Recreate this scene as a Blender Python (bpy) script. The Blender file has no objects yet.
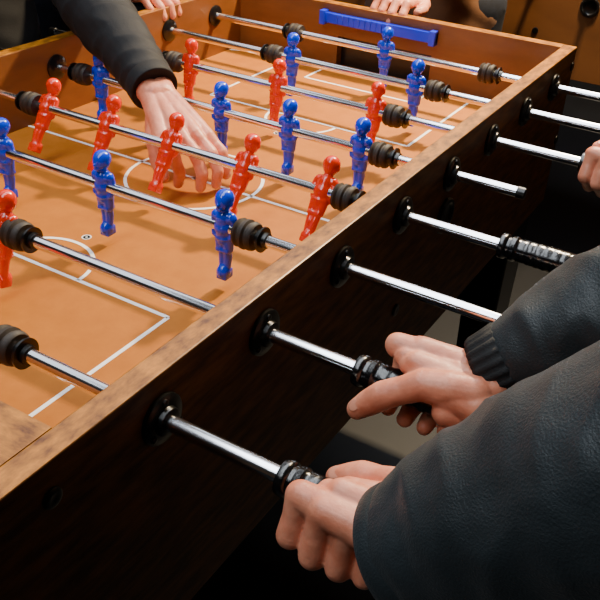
import bpy, bmesh, math, random
from mathutils import Vector, Matrix, noise
random.seed(4)
H=0.87            # height of the rod axis above the floor
S=0.15            # rod spacing
T=0.0235          # cabinet board thickness
W=0.697           # inner width
ZT=0.044          # top of boards
ZF=-0.082         # playing surface
ZB=-0.26          # bottom of cabinet
Y0,Y1=-0.09,1.143 # inner ends
col=bpy.context.scene.collection
V=Vector

# ---------------------------------------------------------------- materials
def lin(c):
    return tuple(((v/255)/12.92 if v/255<=.04045 else ((v/255+.055)/1.055)**2.4) for v in c)+(1,)
def mat(name,c,rough=.5,metal=0,bump=None,c2=None,nscale=20,stretch=(1,1,1),coat=0,spec=.5,detail=6,sheen=0,ramp=(.35,.65),sss=0,coords='Object'):
    m=bpy.data.materials.new(name);m.use_nodes=True;nt=m.node_tree;b=nt.nodes['Principled BSDF']
    b.inputs['Base Color'].default_value=lin(c);b.inputs['Roughness'].default_value=rough;b.inputs['Metallic'].default_value=metal
    b.inputs['Coat Weight'].default_value=coat;b.inputs['Coat Roughness'].default_value=.15;b.inputs['Specular IOR Level'].default_value=spec
    if sheen:b.inputs['Sheen Weight'].default_value=sheen
    if sss:
        b.inputs['Subsurface Weight'].default_value=sss;b.inputs['Subsurface Radius'].default_value=(.01,.004,.002);b.inputs['Subsurface Scale'].default_value=.5
    tc=nt.nodes.new('ShaderNodeTexCoord');mp=nt.nodes.new('ShaderNodeMapping');mp.inputs['Scale'].default_value=stretch
    nt.links.new(tc.outputs[coords],mp.inputs['Vector'])
    n=nt.nodes.new('ShaderNodeTexNoise');n.inputs['Scale'].default_value=nscale;n.inputs['Detail'].default_value=detail;n.inputs['Roughness'].default_value=.6
    nt.links.new(mp.outputs[0],n.inputs['Vector'])
    if c2:
        r=nt.nodes.new('ShaderNodeValToRGB');r.color_ramp.elements[0].color=lin(c);r.color_ramp.elements[1].color=lin(c2)
        r.color_ramp.elements[0].position=ramp[0];r.color_ramp.elements[1].position=ramp[1]
        nt.links.new(n.outputs['Fac'],r.inputs[0]);nt.links.new(r.outputs[0],b.inputs['Base Color'])
    if bump:
        bs=nt.nodes.new('ShaderNodeBump');bs.inputs['Strength'].default_value=bump[0];bs.inputs['Distance'].default_value=bump[1]
        if len(bump)>2:
            n2=nt.nodes.new('ShaderNodeTexNoise');n2.inputs['Scale'].default_value=bump[2];n2.inputs['Detail'].default_value=4
            nt.links.new(tc.outputs[coords],n2.inputs['Vector']);nt.links.new(n2.outputs['Fac'],bs.inputs['Height'])
        else: nt.links.new(n.outputs['Fac'],bs.inputs['Height'])
        nt.links.new(bs.outputs[0],b.inputs['Normal'])
    return m
M_top_y=mat('oak_laminate_long',(88,46,6),.36,c2=(200,128,32),nscale=22,stretch=(5,2.2,5),bump=(.15,.0006),coat=.2,ramp=(.3,.7))
M_top_x=mat('oak_laminate_cross',(88,46,6),.36,c2=(200,128,32),nscale=22,stretch=(2.2,5,5),bump=(.15,.0006),coat=.2,ramp=(.3,.7))
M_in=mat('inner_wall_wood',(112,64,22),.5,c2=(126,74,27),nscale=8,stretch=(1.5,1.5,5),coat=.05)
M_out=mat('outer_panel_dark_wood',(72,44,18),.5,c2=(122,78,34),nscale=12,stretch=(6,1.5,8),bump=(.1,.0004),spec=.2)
M_out2=mat('outer_panel_brown_wood',(88,54,26),.55,c2=(100,62,31),nscale=4,stretch=(1,1,3),spec=.2)
M_field=mat('playfield_tan',(174,102,26),.6,c2=(184,110,31),nscale=40,bump=(.05,.0002),spec=.25)
M_line=mat('white_field_paint',(254,253,248),.5)
M_black=mat('black_plastic',(12,12,13),.28,spec=.5,bump=(.1,.0003,200))
M_grip=mat('black_grip',(12,12,13),.22,coat=.4,bump=(.6,.0008,260))
M_rubber=mat('dark_rubber',(52,40,30),.6,bump=(.2,.0004,150),c2=(36,29,24),nscale=60)
M_chrome=mat('chrome_steel',(244,246,252),.17,metal=1,bump=(.03,.0001,90))
M_red=mat('red_plastic',(240,46,0),.22,coat=.5,bump=(.1,.0003,300))
M_blue=mat('blue_plastic',(2,62,232),.22,coat=.5,bump=(.1,.0003,300))
M_scr=mat('scorer_blue',(8,44,230),.35,coat=.3)
M_skin=mat('skin',(214,126,94),.42,c2=(234,154,122),nscale=45,bump=(.35,.0008,330),sss=.12)
M_nail=mat('fingernail',(222,150,122),.25,coat=.4)
M_jack=mat('dark_jacket_nylon',(27,35,38),.48,c2=(38,47,51),nscale=14,bump=(.6,.001,650),sheen=.08)
M_jack2=mat('black_coat_cloth',(8,8,12),.75,c2=(13,13,18),nscale=20,bump=(.4,.0008,400))
M_jackb=mat('brown_coat_cloth',(104,66,38),.8,c2=(122,80,48),nscale=20,bump=(.4,.0008,400),sheen=.1)
M_knit=mat('ribbed_knit_cuff',(12,14,16),.8,bump=(.6,.001,600))
M_jean=mat('dark_denim',(22,26,38),.8,c2=(30,36,52),nscale=80)
M_hair=mat('brown_hair',(40,26,16),.6,c2=(60,40,24),nscale=80,stretch=(1,1,.2))
M_shoe=mat('shoe_leather',(20,18,18),.4)
M_eye=mat('eye_white',(205,196,188),.25)
M_iris=mat('eye_iris',(34,24,16),.2)
M_floor=mat('dark_floor',(14,16,20),.55,c2=(22,24,29),nscale=4,bump=(.1,.001,60))
M_wall=mat('painted_wall',(84,64,44),.8,c2=(92,70,48),nscale=3)
M_ceil=mat('ceiling_paint',(130,112,90),.9)

# ---------------------------------------------------------------- helpers
def link(o,parent=None):
    col.objects.link(o)
    if parent:
        o.parent=parent;o.matrix_parent_inverse=Matrix.Translation(parent.location).inverted()
    return o
def empty(name,loc=(0,0,0)):
    e=bpy.data.objects.new(name,None);e.empty_display_size=.05;e.location=V(loc)+V((0,0,H));col.objects.link(e)
    return e
def finish(me,name,mats,parent=None,smooth=True,bevel=0,auto=False):
    """mesh given in table coordinates (rod plane z=0); recentre on its own origin"""
    vs=[v.co for v in me.vertices]
    c=V([(min(v[i] for v in vs)+max(v[i] for v in vs))/2 for i in range(3)])
    me.transform(Matrix.Translation(-c))
    if not isinstance(mats,(list,tuple)):mats=[mats]
    idx=[p.material_index for p in me.polygons]
    me.materials.clear()
    for m in mats:me.materials.append(m)
    if len(mats)>1:me.polygons.foreach_set('material_index',idx)
    o=bpy.data.objects.new(name,me);o.location=c+V((0,0,H));link(o,parent)
    if smooth:
        for p in me.polygons:p.use_smooth=True
    if bevel:
        b=o.modifiers.new('bevel','BEVEL');b.width=bevel;b.segments=2;b.limit_method='ANGLE'
    return o
def add_box(bm,x0,x1,y0,y1,z0,z1,mi=0):
    r=bmesh.ops.create_cube(bm,size=1)
    for v in r['verts']:
        v.co=V(((x0+x1)/2+v.co.x*(x1-x0),(y0+y1)/2+v.co.y*(y1-y0),(z0+z1)/2+v.co.z*(z1-z0)))
    for f in {f for v in r['verts'] for f in v.link_faces}:f.material_index=mi
    return r['verts']
def box(name,b,m,parent=None,bevel=.0015):
    bm=bmesh.new();add_box(bm,*b);me=bpy.data.meshes.new(name);bm.to_mesh(me);bm.free()
    return finish(me,name,m,parent,False,bevel)
def board(name,boxes,mats,parent,bevel=.0015,facefn=None):
    bm=bmesh.new()
    for b in boxes:add_box(bm,*b)
    bm.normal_update()
    if facefn:
        for f in bm.faces:f.material_index=facefn(f.normal)
    me=bpy.data.meshes.new(name);bm.to_mesh(me);bm.free()
    return finish(me,name,mats,parent,False,bevel)
def lathe_bm(bm,prof,c,axis='X',seg=32,mi=0):
    rings=[]
    for (x,r) in prof:
        ring=[]
        for i in range(seg):
            a=2*math.pi*i/seg
            p={'X':V((x,r*math.cos(a),r*math.sin(a))),'Z':V((r*math.cos(a),r*math.sin(a),x)),'Y':V((r*math.sin(a),x,r*math.cos(a)))}[axis]
            ring.append(bm.verts.new(V(c)+p))
        rings.append(ring)
    for a,b in zip(rings,rings[1:]):
        for i in range(seg):
            f=bm.faces.new((a[i],a[(i+1)%seg],b[(i+1)%seg],b[i]));f.material_index=mi
    for rg in (rings[0],rings[-1]):
        f=bm.faces.new(rg);f.material_index=mi
def lathe(name,prof,c,m,parent=None,axis='X',seg=32,extra=None):
    bm=bmesh.new();lathe_bm(bm,prof,c,axis,seg)
    if extra:extra(bm)
    bmesh.ops.recalc_face_normals(bm,faces=bm.faces)
    me=bpy.data.meshes.new(name);bm.to_mesh(me);bm.free()
    o=finish(me,name,m,parent)
    o.data.set_sharp_from_angle(angle=math.radians(40))
    return o
def frustum(bm,a,ra,b,rb,seg=20):
    a=V(a);b=V(b);d=b-a
    if d.length<1e-6:return
    q=d.to_track_quat('Z','Y').to_matrix()
    r1=[bm.verts.new(a+q@V((ra*math.cos(2*math.pi*i/seg),ra*math.sin(2*math.pi*i/seg),0))) for i in range(seg)]
    r2=[bm.verts.new(b+q@V((rb*math.cos(2*math.pi*i/seg),rb*math.sin(2*math.pi*i/seg),0))) for i in range(seg)]
    for i in range(seg):bm.faces.new((r1[i],r1[(i+1)%seg],r2[(i+1)%seg],r2[i]))
    bm.faces.new(r1[::-1]);bm.faces.new(r2)
def ball(bm,c,r,rot=None,sub=3):
    q=bmesh.ops.create_icosphere(bm,subdivisions=sub,radius=1)
    for v in q['verts']:
        p=V((v.co.x*r[0],v.co.y*r[1],v.co.z*r[2])) if hasattr(r,'__len__') else v.co*r
        if rot:p=rot@p
        v.co=V(c)+p
def catmull(pts,n=6):
    out=[];P=[pts[0]]+list(pts)+[pts[-1]]
    for i in range(1,len(P)-2):
        for k in range(n):
            t=k/n;o=[]
            A=[list(P[j][0])+[P[j][1]] for j in(i-1,i,i+1,i+2)]
            for q in range(4):
                p0,p1,p2,p3=(A[j][q] for j in range(4))
                o.append(.5*(2*p1+(p2-p0)*t+(2*p0-5*p1+4*p2-p3)*t*t+(3*p1-p0-3*p2+p3)*t**3))
            out.append((V(o[:3]),o[3]))
    out.append((V(pts[-1][0]),pts[-1][1]));return out
def blob(name,chains=(),balls=(),voxel=.002,it=5,m=None,parent=None,open_start=False,curve=0,disp=None,boxes=()):
    bm=bmesh.new()
    for ch in chains:
        if curve:ch=catmull(ch,curve)
        for i,(p,r) in enumerate(ch):
            if not(open_start and i==0 or open_start and (V(p)-V(ch[0][0])).length<ch[0][1]*.9):ball(bm,p,r)
            if i:frustum(bm,ch[i-1][0],ch[i-1][1],p,r)
    for b in balls:ball(bm,*b)
    for b in boxes:add_box(bm,*b)
    bmesh.ops.recalc_face_normals(bm,faces=bm.faces)
    me=bpy.data.meshes.new(name+'_src');bm.to_mesh(me);bm.free()
    o=bpy.data.objects.new(name+'_src',me);col.objects.link(o)
    r=o.modifiers.new('r','REMESH');r.mode='VOXEL';r.voxel_size=voxel
    s=o.modifiers.new('s','SMOOTH');s.factor=.5;s.iterations=it
    dg=bpy.context.evaluated_depsgraph_get();dg.update()
    me2=bpy.data.meshes.new_from_object(o.evaluated_get(dg));bpy.data.objects.remove(o)
    me2.name=name
    if disp:
        nn=[v.normal.copy() for v in me2.vertices]
        for v,n in zip(me2.vertices,nn):v.co+=n*disp(v.co)
    return finish(me2,name,m,parent) if m else me2

# ---------------------------------------------------------------- room
def shell(name,b,m):box(name,b,m,None,0)
F=-H
shell('floor',(-4,4,-3.5,5.5,F-.05,F),M_floor)
shell('ceiling',(-4,4,-3.5,5.5,F+2.8,F+2.85),M_ceil)
shell('wall_north',(-4,4,5.5,5.6,F,F+2.8),M_wall)
shell('wall_south',(-4,4,-3.6,-3.5,F,F+2.8),M_wall)
shell('wall_west',(-4.1,-4,-3.5,5.5,F,F+2.8),M_wall)
shell('wall_east',(4,4.1,-3.5,5.5,F,F+2.8),M_wall)

# ---------------------------------------------------------------- table
def build_table(name,outer):
    e=empty(name,(-W/2,.52,F+.0))
    YA,YB=-.19,1.167
    def fx(n): return 0 if n.z>.5 else (1 if n.x<-.5 else 2)
    def fx2(n): return 0 if n.z>.5 else (1 if n.x>.5 else 2)
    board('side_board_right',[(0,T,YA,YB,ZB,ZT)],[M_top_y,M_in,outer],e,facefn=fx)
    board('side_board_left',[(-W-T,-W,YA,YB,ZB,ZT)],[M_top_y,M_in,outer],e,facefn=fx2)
    g=.105;c=-W/2
    def fy(s):
        return lambda n:0 if n.z>.5 else (1 if n.y*s>.5 else 2)
    for nm,a,b,s in(('end_board_near',YA,Y0,1),('end_board_far',Y1,YB,-1)):
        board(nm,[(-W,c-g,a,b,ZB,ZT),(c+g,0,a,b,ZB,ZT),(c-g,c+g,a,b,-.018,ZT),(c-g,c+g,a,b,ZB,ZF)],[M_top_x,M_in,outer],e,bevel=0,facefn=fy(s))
        yy=(a-.002,a+.004) if s>0 else (b-.004,b+.002)
        box('goal_back_'+nm[-4:].strip('_'),(c-g,c+g,yy[0],yy[1],ZF,-.018),M_black,e,0)
    box('playfield',(-W,0,Y0,Y1,ZF-.012,ZF),M_field,e,0)
    box('cabinet_bottom',(-W,0,Y0,Y1,ZB+.005,ZB+.02),outer,e,0)
    # painted lines
    bm=bmesh.new();z0,z1=ZF-.0002,ZF+.0004;lw=.0050
    def L(x0,x1,y0,y1):add_box(bm,x0,x1,y0,y1,z0,z1)
    def arc(cx,cy,r,a0,a1,n=48):
        pr=None
        for i in range(n+1):
            a=a0+(a1-a0)*i/n
            q=[bm.verts.new((cx+(r+k)*math.cos(a),cy+(r+k)*math.sin(a),z1)) for k in(-lw/2,lw/2)]
            if pr:bm.faces.new((pr[0],pr[1],q[1],q[0]))
            pr=q
    L(-W,0,.525-lw/2,.525+lw/2);arc(c,.525,.103,0,2*math.pi)
    for yb,ye,s in((.21,Y0,1),(.84,Y1,-1)):
        for xx in(c-.205,c+.205):L(xx-lw/2,xx+lw/2,min(yb,ye),max(yb,ye))
        L(c-.205,c+.205,yb-lw/2,yb+lw/2)
        yi=ye+(.10)*s
        for xx in(c-.12,c+.12):L(xx-lw/2,xx+lw/2,min(yi,ye),max(yi,ye))
        L(c-.12,c+.12,yi-lw/2,yi+lw/2)
        arc(c,yb,.067,0 if s>0 else math.pi,math.pi if s>0 else 2*math.pi)
        arc(c,yb+.085*s,.0040,0,2*math.pi,16)
        arc(c,yb+.085*s,.0025,0,2*math.pi,16)
    arc(c,.525,.0026,0,2*math.pi,16)
    for k in range(4):
        cx,cy=(-W,0)[k%2],(Y0,Y1)[k//2]
        a=(0,90,270,180)[k]
        arc(cx,cy,.04,math.radians(a),math.radians(a+90),12)
    me=bpy.data.meshes.new('field_lines');bm.to_mesh(me);bm.free();finish(me,'field_lines',M_line,e,False)
    # bearings
    for k in range(8):
        for sx,x in((1,T),(-1,-W-T)):
            pr=[(0,.0235),(.0035*sx,.0235),(.0055*sx,.021),(.006*sx,.0135),(.010*sx,.0125),(.011*sx,.0105)]
            def ex(bm,k=k,x=x,sx=sx):
                for j in range(3):
                    a=math.radians(90+120*j)
                    lathe_bm(bm,[(0,.0032),(.007*sx,.0032),(.0078*sx,.002)],(x,k*S+.0185*math.cos(a),.0185*math.sin(a)),'X',10)
            lathe('rod_bearing_outer',pr,(x,k*S,0),M_black,e,extra=ex)
        for sx,x in((-1,0),(1,-W)):
            lathe('rod_bearing_inner',[(0,.021),(.003*sx,.021),(.0045*sx,.018),(.007*sx,.013)],(x,k*S,0),M_black,e)
    for y,z in((-.118,.011),(-.118,-.13),(1.155,.011),(1.155,-.13),(.467,-.146)):
        lathe('cabinet_bolt',[(0,.0085),(.002,.0085),(.003,.006),(.0022,.003)],(T,y,z),M_black,e,seg=20)
    lathe('ball_serve_cup',[(0,.026),(.003,.026),(.005,.024),(.005,.020),(.002,.018),(.0008,.016)],(T,.60,-.062),M_black,e,seg=28)
    # legs
    for (x0,x1) in((-W-.012,-W+.068),(-.068,.012)):
        for (y0,y1) in((-.13,-.02),(1.03,1.14)):
            bm=bmesh.new();vs=add_box(bm,x0,x1,y0,y1,F+.03,ZB+.01)
            for v in vs:
                if v.co.z<F+.1:
                    v.co.x=(x0+x1)/2+(v.co.x-(x0+x1)/2)*.75;v.co.y=(y0+y1)/2+(v.co.y-(y0+y1)/2)*.75
            lathe_bm(bm,[(F,.03),(F+.02,.03),(F+.031,.012)],((x0+x1)/2,(y0+y1)/2,0),'Z',20)
            me=bpy.data.meshes.new('leg');bm.to_mesh(me);bm.free();finish(me,'table_leg',M_black,e,False,.004)
    box('leg_brace_near',(-W+.06,-.06,-.09,-.06,-.5,-.44),M_black,e)
    box('leg_brace_far',(-W+.06,-.06,1.07,1.10,-.5,-.44),M_black,e)
    # abacus scorer on inner face of far end
    bm=bmesh.new();x0,x1=-.49,-.235;yb=Y1
    add_box(bm,x0,x1,yb-.012,yb,.008,.028)
    for x in(x0,x1-.012):add_box(bm,x,x+.012,yb-.018,yb,.004,.032)
    for i in range(10):add_box(bm,x0+.03+i*.0125,x0+.040+i*.0125,yb-.014,yb-.005,.0085,.0275)
    me=bpy.data.meshes.new('scorer');bm.to_mesh(me);bm.free();finish(me,'goal_scorer',M_scr,e,False,.001)
    return e

table=build_table('foosball_table',M_out)

# ---------------------------------------------------------------- player figures
def fig_mesh(name,m):
    ch=[[((-.0095,0,.0135),.0068),((.0095,0,.0135),.0068)],
        [((0,0,.012),.0105),((0,0,-.004),.0100),((0,0,-.016),.0090)],
        [((0,0,.012),.0065),((0,0,.024),.0060)]]
    for s in(-1,1):
        ch.append([((s*.0125,0,.013),.0050),((s*.0140,.001,.002),.0045),((s*.0118,-.003,-.010),.0038)])
        ch.append([((s*.0050,0,-.012),.0078),((s*.0048,0,-.028),.0066)])
        ch.append([((s*.0038,0,-.028),.0056),((s*.0034,.0012,-.040),.0054),((s*.0030,0,-.054),.0046)])
    balls=[((0,0,.0330),(.0104,.0112,.0125)),((0,.0018,.0355),(.0114,.0114,.0110)),((0,-.0115,.0315),(.0018,.0028,.0026)),
           ((-.0106,0,.0318),(.0018,.0026,.0034)),((.0106,0,.0318),(.0018,.0026,.0034)),((0,-.0090,.0265),(.0045,.0035,.003)),
           ((0,0,0),(.0125,.0118,.0118)),((0,0,-.0125),(.0125,.0105,.004)),
           ((0,-.002,-.0585),(.0085,.0100,.0095))]
    boxes=[(-.0072,.0072,-.0090,.0065,-.0680,-.0560),(-.0090,.0090,-.0072,.0072,-.0315,-.0275)]
    me=blob(name,ch,balls,voxel=.00105,it=3,boxes=boxes)
    me.materials.clear();me.materials.append(m)
    for p in me.polygons:p.use_smooth=True
    return me
ME_R=fig_mesh('red_figure',M_red);ME_B=fig_mesh('blue_figure',M_blue)
def figure(team,x,k,phi,ox=0):
    nm=('red' if team=='r' else 'blue')+'_foosball_player'
    o=bpy.data.objects.new(nm,ME_R if team=='r' else ME_B)
    o.location=(x,k*S,H);p=math.radians(phi)
    o.rotation_euler=(p,0,math.pi) if team=='r' else (-p,0,0)
    col.objects.link(o)
FIG={0:('r',[-.36],20),1:('r',[-.322,-.568],16),2:('b',[-.130,-.314,-.490],0),3:('r',[-.086,-.206,-.332,-.446,-.565],33),
     4:('b',[-.112,-.231,-.353,-.475,-.597],0),5:('r',[-.167,-.348,-.528],8),6:('b',[-.167,-.413],0),7:('b',[-.299],0)}
for k,(t,xs,ph) in FIG.items():
    for x in xs:figure(t,x,k,ph+random.uniform(-1.5,1.5))

# ---------------------------------------------------------------- rods
BUMP={0:[-.150,-.55],1:[-.300,-.62],2:[-.096,-.55],3:[-.052,-.597],4:[-.078,-.637],5:[-.132,-.565],6:[-.130,-.452],7:[-.094,-.50]}
HAND={0:.14,1:.124,3:.148,5:.156}
TIP={2:.225,4:.122,6:.27,7:.25}
def handle(e,x,k,s):
    pr=[(0,.0095),(.001,.0140),(.006,.0150),(.009,.0140),(.010,.0124),(.013,.0124),(.014,.0140),(.019,.0146),(.021,.0132)]
    n=9
    for i in range(n):
        x0=.024+i*.0095;r=.0130+.0012*math.sin(math.pi*(i+.5)/n)
        pr+=[(x0,r-.0002),(x0+.002,r+.0001),(x0+.006,r+.0001),(x0+.0085,r-.0002)]
    pr+=[(.113,.0135),(.118,.0135),(.1215,.011),(.122,.003)]
    lathe('handle_grip',[(a*s,r) for a,r in pr],(x,k*S,0),M_grip,e)
def rod(k,name='foosball_rod'):
    e=empty(name,(0,k*S,0));r=.0070
    if k in HAND:xa,xb=-W-.10-.03*(k%3),HAND[k]+.02
    else:xa,xb=-W-.20,TIP[k]
    lathe('steel_rod',[(xa,r-.001),(xa+.001,r),(xb-.001,r),(xb,r-.001)],(0,k*S,0),M_chrome,e)
    for i,x in enumerate(BUMP[k]):
        s=1 if i==0 else -1
        pr=[(-.015,.008),(-.0148,.0155),(-.0110,.0172),(-.0085,.0150),(-.0070,.0150),(-.0050,.0176),(-.0010,.0178),(.0010,.0150),(.0030,.0150),(.0050,.0172),(.0090,.0165),(.0105,.0150),(.0107,.0075)]
        lathe('rubber_bumper',[(a*s,q) for a,q in pr],(x,k*S,0),M_rubber,e)
        pr=[(.013,.007),(.0132,.0105),(.018,.0108),(.0182,.0150),(.0205,.0150),(.0207,.0095),(.026,.0090),(.0262,.007)]
        lathe('stop_collar',[(a*s,q) for a,q in pr],(x,k*S,0),M_black,e)
    if k in HAND:handle(e,HAND[k],k,1);lathe('rod_end_cap',[(xa-.006,.003),(xa-.005,.0078),(xa+.008,.0080),(xa+.009,.0067)],(0,k*S,0),M_black,e)
    else:
        handle(e,xa+.02,k,-1);lathe('rod_end_cap',[(xb-.006,.0067),(xb-.005,.0080),(xb+.005,.0078),(xb+.006,.003)],(0,k*S,0),M_black,e)
    return e
rods=[rod(k) for k in range(8)]

# second table in the background (turned 90 degrees)
t2=build_table('foosball_table',M_out2)
for k in range(8):
    src=rods[k]
    for ch in list(src.children):
        o=bpy.data.objects.new(ch.name.split('.')[0],ch.data);o.location=ch.location;link(o,t2)
for k,(t,xs,ph) in FIG.items():
    for x in xs:
        o=bpy.data.objects.new('player_figure',ME_R if t=='r' else ME_B);o.location=(x,k*S,H);o.rotation_euler=(0,0,math.pi if t=='r' else 0);link(o,t2)
base=t2.location.copy()
R=Matrix.Rotation(-math.pi/2,4,'Z')
off=Matrix.Translation((-.75,2.0,0))
t2.matrix_world=off@R@Matrix.Translation(base)

# ---------------------------------------------------------------- people
def nailpatch(name,pos,along,up,w,l,parent):
    a=V(along).normalized();u=(V(up)-V(up).project(a)).normalized();s=a.cross(u)
    bm=bmesh.new();ball(bm,pos,(w,l,.0011),Matrix((s,a,u)).transposed(),3)
    me=bpy.data.meshes.new(name);bm.to_mesh(me);bm.free();finish(me,name,M_nail,parent)
def make_hand(name,wrist,fore,fingers,thumb,extra,parent,upv,voxel=.0013,fr=.0088,ts=1.0,thumb_up=None):
    """fingers: list of [MCP,PIP,DIP,TIP]; thumb [CMC,MCP,IP,TIP]"""
    ch=[]
    wr=V(wrist)
    lat=(V(fingers[0][0])-V(fingers[3][0])).normalized()
    for i,f in enumerate(fingers):
        sc=(1,1.03,.98,.86)[i]
        w0=wr+lat*(.012-.008*i)
        m=V(f[0])
        ch.append([(w0,.0165),((w0+m)/2,.0140),(m,.0116*sc)])
        ch.append([(m,.0114*sc),((m+V(f[1]))/2,.0096*sc),(V(f[1]),.0103*sc),((V(f[1])+V(f[2]))/2,.0086*sc),(V(f[2]),.0089*sc),(V(f[3]),.0074*sc)])
    for a,b in zip(fingers,fingers[1:]):
        ch.append([((V(a[0])+V(b[0]))/2+(wr-V(a[0]))*.12,.0100),((V(a[0])+V(b[0]))/2+(wr-V(a[0]))*.6,.0135)])
    t=[V(p) for p in thumb]
    ch.append([(t[0],.0150),((t[0]+t[1])/2,.0140*ts),(t[1],.0122*ts),((t[1]+t[2])/2,.0106*ts),(t[2],.0112*ts),((t[2]+t[3])/2,.0104*ts),(t[3],.0084*ts)])
    ch.append([(t[0],.0150),((t[1]+V(fingers[0][0]))/2,.0095)])
    ch.append([((wr+t[0])/2,.016),(V(fingers[0][0])*.7+t[1]*.3,.0095)])
    ch.append([(wr+lat*.006,.021),(wr-lat*.006+ (V(fore)-wr)*.02,.021)])
    ch.append([(wr+lat*.009,.0195),(V(fore)+lat*.010,.023)]);ch.append([(wr-lat*.009,.0195),(V(fore)-lat*.010,.023)])
    for e in extra:ch.append(e)
    # shallow skin folds over the finger joints and knuckles
    joints=[(V(f[j]),(V(f[j])-V(f[j-1])).normalized()) for f in fingers+[thumb] for j in(1,2)]
    def crease(co):
        d=0
        for p,a in joints:
            r=(co-p)
            if r.length<.016:
                al=r.dot(a);d-=.00035*(0.5+0.5*math.cos(al*2*math.pi/.0028))*max(0,1-abs(al)/.0055)
        return d+.0003*noise.noise(co*120)
    o=blob(name,ch,voxel=voxel,it=4,m=M_skin,parent=parent,disp=crease)
    # nails
    up=V(thumb_up or upv)
    for i,f in enumerate(fingers+[thumb]):
        tip,dip,pip=V(f[3]),V(f[2]),V(f[1]);a=(tip-dip).normalized()
        prev=(dip-pip).normalized()
        out=(prev-a*prev.dot(a))
        if out.length<.15 or i==4:out=up-a*up.dot(a)
        out.normalize();r=.0088*ts if i==4 else .0075
        nailpatch('fingernail',tip+out*(r-.0008)-a*(.0045 if i==4 else .003),a,out,.0046 if i<4 else .0056,.0055 if i<4 else .0070,parent)
    return o
def fist(name,org,U,Vv,Wv,parent,thumb,wrist=(-.066,-.022,.026),fore=(-.115,-.03,.045),roll=0,sc=1.0,ts=1.0,thumb_up=None):
    U,Vv,Wv,org=V(U),V(Vv),V(Wv),V(org)
    ca,sa=math.cos(math.radians(roll)),math.sin(math.radians(roll))
    Vv,Wv=Vv*ca+Wv*sa,Wv*ca-Vv*sa
    P=lambda p:org+(U*p[0]+Vv*p[1]+Wv*p[2])*sc
    mm=lambda *a:tuple(v/1000 for v in a)
    fg=[[mm(31,-15,28),mm(32,-36,6),mm(28,-20,-20),mm(25,4,-24)],
        [mm(12,-18,30),mm(13,-40,2),mm(9,-20,-25),mm(7,8,-25)],
        [mm(-7,-19,28),mm(-6,-39,0),mm(-9,-20,-25),mm(-11,8,-25)],
        [mm(-25,-19,22),mm(-23,-36,-2),mm(-25,-19,-23),mm(-27,5,-24)]]
    fg=[[P(p) for p in f] for f in fg]
    ex=[[(P(mm(-50,-14,14)),.015),(P(mm(-30,-22,8)),.0125)],
        [(P(mm(-52,10,18)),.016),(P(mm(-20,14,20)),.012)],
        [(P(mm(-48,8,4)),.015),(P(mm(-30,16,6)),.013)],
        [(P(mm(-45,0,24)),.015),(P(mm(8,-2,27)),.0115)]]
    fo=P(wrist)+(V(fore)-V(wrist)).length*(U*-.85+Vv*(-.1)+Wv*.4).normalized()
    return make_hand(name,P(wrist),fo,fg,[P(mm(*t)) for t in thumb],ex,parent,Wv,ts=ts,thumb_up=thumb_up)
def wrinkle(amp,sc,dirv,seed=0):
    d=V(dirv).normalized()
    def f(co):
        c=V(co);al=c.dot(d);per=c-d*al
        n=noise.noise(V((per.x*sc*.9+seed,per.y*sc*.9,per.z*sc*.9))+V((al*sc*1.5,al*sc*.8,seed)))
        n2=noise.noise(c*sc*2.3+V((seed,3,1)))
        return amp*((1-abs(n)*2.6)*.7+n2*.5)-amp*.3
    return f
def sleeve(name,pts,m,parent,cuff=None,amp=.004,sc=14,seed=0):
    d=V(pts[1][0])-V(pts[0][0])
    st=V(pts[0][0]);dn=d.normalized();base=wrinkle(amp,sc,d,seed)
    def f(co):
        t=min(1,max(0,((V(co)-st).dot(dn))/.03));return base(co)*t
    o=blob(name,[pts],voxel=.0035,it=6,m=m,parent=parent,open_start=True,curve=6,disp=f)
    # cuff band
    a=V(pts[0][0]);q=d.to_track_quat('Z','Y').to_matrix();r=pts[0][1]
    bm=bmesh.new();seg=96;rings=[]
    if cuff=='knit':prof=[(-.022,r*.80),(-.024,r*.88),(-.020,r*.93),(-.008,r*.97),(.003,r*1.02),(.006,r*.9)];rib=.0012
    else:prof=[(-.002,r*.93),(-.005,r*.99),(-.003,r*1.04),(.004,r*1.05),(.018,r*1.05),(.021,r*1.0)];rib=0
    for x,rr in prof:
        rings.append([bm.verts.new(a+q@V(((rr+rib*math.cos(24*2*math.pi*i/seg))*math.cos(2*math.pi*i/seg),(rr+rib*math.cos(24*2*math.pi*i/seg))*math.sin(2*math.pi*i/seg),x))) for i in range(seg)])
    for A,B in zip(rings,rings[1:]):
        for i in range(seg):bm.faces.new((A[i],A[(i+1)%seg],B[(i+1)%seg],B[i]))
    bm.faces.new(rings[0]);bmesh.ops.recalc_face_normals(bm,faces=bm.faces)
    me=bpy.data.meshes.new('cuff');bm.to_mesh(me);bm.free();finish(me,'sleeve_cuff',M_knit if cuff=='knit' else m,parent)
    return o
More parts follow.
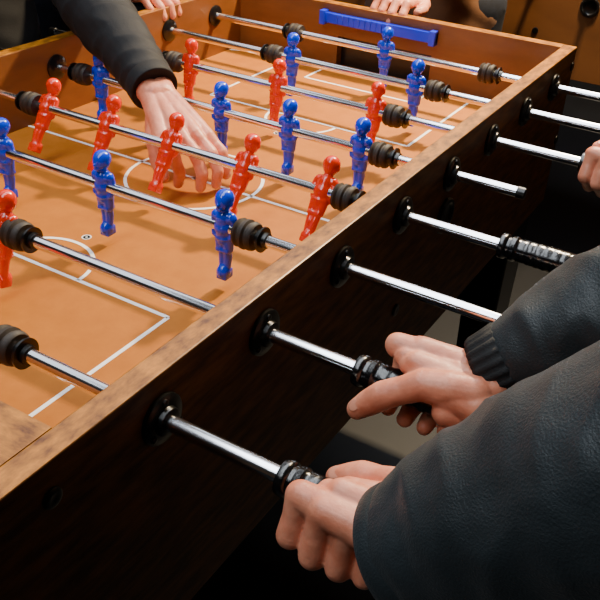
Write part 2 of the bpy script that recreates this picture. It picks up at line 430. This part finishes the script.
def body(e,c,face,lean,mj,sh_z=.53,hw=.18):
    """standing figure: c=(x,y) of hips, face=unit xy direction, lean = forward shift of the shoulders"""
    c=V((c[0],c[1],0));f=V((face[0],face[1],0)).normalized();r=V((f.y,-f.x,0))
    hip=c+V((0,0,.02));ch=c+f*lean+V((0,0,sh_z-.12));nk=c+f*(lean+.02)+V((0,0,sh_z+.04))
    sh=[c+f*lean+r*s*hw+V((0,0,sh_z-.01)) for s in(-1,1)]
    chains=[]
    for s in(-1,1):
        chains.append([(hip+r*s*.07-V((0,0,.10)),.115),(hip+r*s*.06+V((0,0,.12)),.105),(ch+r*s*.085,.115),(ch+r*s*.09+V((0,0,.06)),.095)])
        chains.append([(nk-V((0,0,.01)),.07),(sh[(s+1)//2],.072)])
    blob('jacket_torso',chains,voxel=.010,it=6,m=mj,parent=e,disp=wrinkle(.008,8,(0,0,1),2))
    lg=[]
    for s in(-1,1):
        lg.append([(hip+r*s*.09-V((0,0,.06)),.10),(c+r*s*.10+V((0,0,-.40)),.066),(c+r*s*.11-f*.01+V((0,0,-.60)),.055),(c+r*s*.11+V((0,0,F+.09)),.048)])
    blob('trousers',lg,voxel=.010,it=4,m=M_jean,parent=e)
    for s in(-1,1):
        a=c+r*s*.11
        blob('shoe',[[(a-f*.04+V((0,0,F+.045)),.044),(a+f*.06+V((0,0,F+.045)),.044),(a+f*.15+V((0,0,F+.037)),.036)]],voxel=.006,it=4,m=M_shoe,parent=e)
    hd=nk+f*.05+V((0,0,.165))
    rot=Matrix((r,f,V((0,0,1)))).transposed()
    tilt=Matrix.Rotation(math.radians(-18),3,'X')
    rot=rot@tilt
    B=lambda x,y,z,rr:(hd+rot@V((x,y,z)),rr,rot)
    blob('head',[[(nk-V((0,0,.02)),.055),(hd-f*.02-V((0,0,.06)),.055)],
                 [(hd+rot@V((-.045,.070,.030)),.011),(hd+rot@V((-.020,.083,.028)),.010)],[(hd+rot@V((.045,.070,.030)),.011),(hd+rot@V((.020,.083,.028)),.010)],
                 [(hd+rot@V((0,.088,.018)),.008),(hd+rot@V((0,.105,-.018)),.011)]],
        [B(0,0,.02,(.076,.094,.095)),B(0,.022,-.045,(.056,.064,.062)),B(0,.065,-.085,(.024,.018,.018)),
         B(-.011,.098,-.020,(.008,.009,.007)),B(.011,.098,-.020,(.008,.009,.007)),
         B(0,.078,-.047,(.024,.012,.006)),B(0,.077,-.058,(.021,.012,.006)),
         B(-.038,.058,-.020,(.024,.022,.020)),B(.038,.058,-.020,(.024,.022,.020)),
         B(-.077,-.005,-.005,(.010,.02,.032)),B(.077,-.005,-.005,(.010,.02,.032))],voxel=.0032,it=4,m=M_skin,parent=e)
    blob('hair',[],[B(0,-.018,.042,(.083,.094,.086)),B(0,-.05,-.01,(.074,.06,.075))],voxel=.005,it=3,m=M_hair,parent=e,disp=lambda co:.004*noise.noise(co*60))
    for nm,mt,yy,rr in(('eyes',M_eye,.0755,(.0115,.010,.0060)),('irises',M_iris,.0835,(.0044,.0030,.0044))):
        bm=bmesh.new()
        for s in(-1,1):ball(bm,hd+rot@V((s*.030,yy,.010)),rr,rot)
        me=bpy.data.meshes.new(nm);bm.to_mesh(me);bm.free();finish(me,nm,mt,e)
    return sh

# --- player on the near side of the table (two gripping hands)
p1=empty('person',(.78,.10,F))
body(p1,(.80,.10),(-1,0),.14,M_jack,sh_z=.50)
fist('left_hand',(.206,0,0),(-1,0,0),(0,1,0),(0,0,1),p1,[(-48,14,20),(-16,25,12),(8,24,4),(28,18,-6)],roll=24,sc=1.07,wrist=(-.064,-.018,.026))
sleeve('left_sleeve',[((.257,-.030,.022),.045),((.31,-.024,.080),.062),((.40,-.02,.165),.078),((.485,-.035,.235),.084),((.56,-.06,.35),.082),((.64,-.07,.48),.085)],M_jack,p1,amp=.0045,seed=1)
fist('right_hand',(.186,.15,0),(-1,0,0),(0,-1,0),(0,0,1),p1,[(-46,6,26),(-6,15,22),(22,26,6),(41,31,-14)],ts=1.14,sc=1.04,thumb_up=(-.5,-.75,.45))
sleeve('right_sleeve',[((.246,.186,.036),.036),((.30,.215,.082),.054),((.38,.245,.145),.066),((.47,.26,.21),.074),((.56,.27,.34),.075),((.64,.27,.48),.080)],M_jack,p1,cuff='knit',amp=.0045,seed=5)

def resting(name,org,f,parent,up=(0,0,1)):
    """relaxed hand, fingers pointing along f and curling away from the back-of-hand direction up"""
    f=V(f).normalized();up=V(up);r=f.cross(up);o=V(org)
    P=lambda a,b,c:o+f*a+r*b+up*c
    fg=[]
    for i,b in enumerate((-.030,-.010,.010,.029)):
        l=(.94,1,.95,.8)[i]
        fg.append([P(0,b,.022),P(.034*l,b*1.1,.024),P(.054*l,b*1.15,.008),P(.060*l,b*1.15,-.010)])
    make_hand(name,P(-.085,0,.030),P(-.13,0,.034),fg,[P(-.06,-.022,.020),P(-.03,-.045,.014),P(-.005,-.052,.010),P(.016,-.050,.008)],[],parent,up,voxel=.0016)

# --- second player on the near side (hand on the red three-rod handle)
p2=empty('person',(.82,.88,F))
body(p2,(.82,.88),(-1,0),.12,M_jack2,sh_z=.50)
fist('left_hand',(.206,.75,0),(-1,0,0),(0,1,0),(0,0,1),p2,[(-48,14,22),(-14,26,22),(12,20,24),(32,11,23)],roll=15)
sleeve('left_sleeve',[((.252,.73,.028),.038),((.35,.72,.08),.055),((.50,.70,.18),.070),((.66,.70,.48),.085)],M_jack2,p2,seed=9)
resting('right_hand',(.72,1.11,-.105),(0,0,-1),p2,up=(0,1,0))
sleeve('right_sleeve',[((.72,1.14,-.03),.038),((.73,1.14,.08),.050),((.74,1.12,.22),.062),((.70,1.05,.48),.082)],M_jack2,p2,seed=10)

# --- opponent reaching across from the far side
p3=empty('person',(-1.06,.72,F))
body(p3,(-1.08,.70),(1,0),.10,M_jack2,sh_z=.46)
fg=[[(-.372,.482,-.006),(-.345,.474,-.028),(-.335,.474,-.050),(-.338,.473,-.068)],
    [(-.352,.497,-.002),(-.318,.489,-.022),(-.304,.486,-.048),(-.307,.485,-.070)],
    [(-.336,.513,-.004),(-.303,.507,-.024),(-.290,.505,-.047),(-.293,.504,-.068)],
    [(-.325,.530,-.010),(-.300,.528,-.028),(-.290,.527,-.046),(-.292,.526,-.062)]]
make_hand('reaching_hand',(-.425,.540,.026),(-.475,.568,.042),fg,[(-.408,.512,.006),(-.392,.486,-.018),(-.378,.476,-.044),(-.362,.470,-.064)],[],p3,(0,0,1))
sleeve('reaching_sleeve',[((-.440,.548,.032),.036),((-.53,.595,.062),.044),((-.66,.66,.105),.058),((-.78,.72,.19),.066),((-.90,.80,.32),.075),((-1.0,.86,.44),.082)],M_jack2,p3,amp=.004,seed=3)
resting('right_hand',(-W-.060,.38,ZT-.008),(1,0,0),p3)
sleeve('right_sleeve',[((-W-.160,.38,ZT+.035),.036),((-.92,.40,.13),.052),((-.99,.45,.25),.066),((-1.0,.52,.44),.080)],M_jack2,p3,seed=13)

# --- spectator leaning on the far end
p4=empty('person',(-.50,1.66,F))
body(p4,(-.48,1.70),(0,-1),.10,M_jackb,sh_z=.48)
resting('right_hand',(-.355,1.208,ZT-.008),(0,-1,0),p4)
sleeve('right_sleeve',[((-.355,1.308,ZT+.035),.036),((-.36,1.38,.13),.050),((-.38,1.49,.24),.062),((-.33,1.60,.46),.080)],M_jackb,p4,seed=21)
resting('left_hand',(-.665,1.215,ZT-.008),(0,-1,0),p4)
sleeve('left_sleeve',[((-.665,1.315,ZT+.035),.036),((-.665,1.39,.13),.050),((-.65,1.49,.24),.062),((-.63,1.60,.46),.080)],M_jackb,p4,seed=22)
# --- player further down the far side
p5=empty('person',(-1.14,1.2,F))
body(p5,(-1.16,1.18),(1,0),.10,M_jack2,sh_z=.48)
resting('right_hand',(-W-.060,.90,ZT-.008),(1,0,0),p5)
sleeve('right_sleeve',[((-W-.160,.90,ZT+.035),.036),((-.93,.93,.13),.052),((-.99,.97,.26),.064),((-1.07,1.02,.46),.080)],M_jack2,p5,seed=31)
resting('left_hand',(-1.04,1.40,-.115),(0,0,-1),p5,up=(0,1,0))
sleeve('left_sleeve',[((-1.04,1.43,-.04),.038),((-1.05,1.43,.07),.050),((-1.06,1.41,.20),.062),((-1.05,1.36,.46),.080)],M_jack2,p5,seed=32)

# ---------------------------------------------------------------- lamps
def lamp(name,loc,size,power,color,rot=(0,0,0),sy=None):
    e=empty(name,loc)
    ld=bpy.data.lights.new(name+'_bulb','AREA');ld.energy=power;ld.color=color;ld.size=size
    ld.shape='RECTANGLE';ld.size_y=sy or size
    o=bpy.data.objects.new('bulb',ld);o.location=V(loc)+V((0,0,H));o.rotation_euler=rot;link(o,e)
    s=size;t=sy or size
    bm=bmesh.new();add_box(bm,-s/2-.02,s/2+.02,-t/2-.02,t/2+.02,.01,.05);add_box(bm,-.01,.01,-.01,.01,.05,2.8-H-loc[2])
    me=bpy.data.meshes.new('housing');bm.to_mesh(me);bm.free()
    me.transform(Matrix.Translation(loc));h=finish(me,'lamp_housing',M_black,e,False,.003)
lamp('pendant_lamp',(-.05,1.75,1.30),.13,118,(1,.76,.45))
lamp('rod_highlight_panel',(-.42,.8,1.66),.60,74,(.88,.94,1.0),sy=4.8)  # cool overhead light, stretched into a long strip to whiten the outer rods
lamp('rod_highlight_panel',(-1.75,1.2,1.72),1.0,20,(.88,.94,1.0),sy=4.0)  # added dimmer panel, there for the inner rods to reflect
w=bpy.data.worlds.new('w');bpy.context.scene.world=w;w.use_nodes=True
w.node_tree.nodes['Background'].inputs[0].default_value=(.5,.4,.3,1);w.node_tree.nodes['Background'].inputs[1].default_value=.15

# ---------------------------------------------------------------- camera
cam=bpy.data.cameras.new('camera');cam.sensor_width=36;cam.lens=36*839.79/600
co=bpy.data.objects.new('camera',cam);col.objects.link(co)
co.location=(.37672,-.39644,.45431+H);co.rotation_euler=(1.00006,-.04395,.55102);cam.clip_start=.02
bpy.context.scene.camera=co
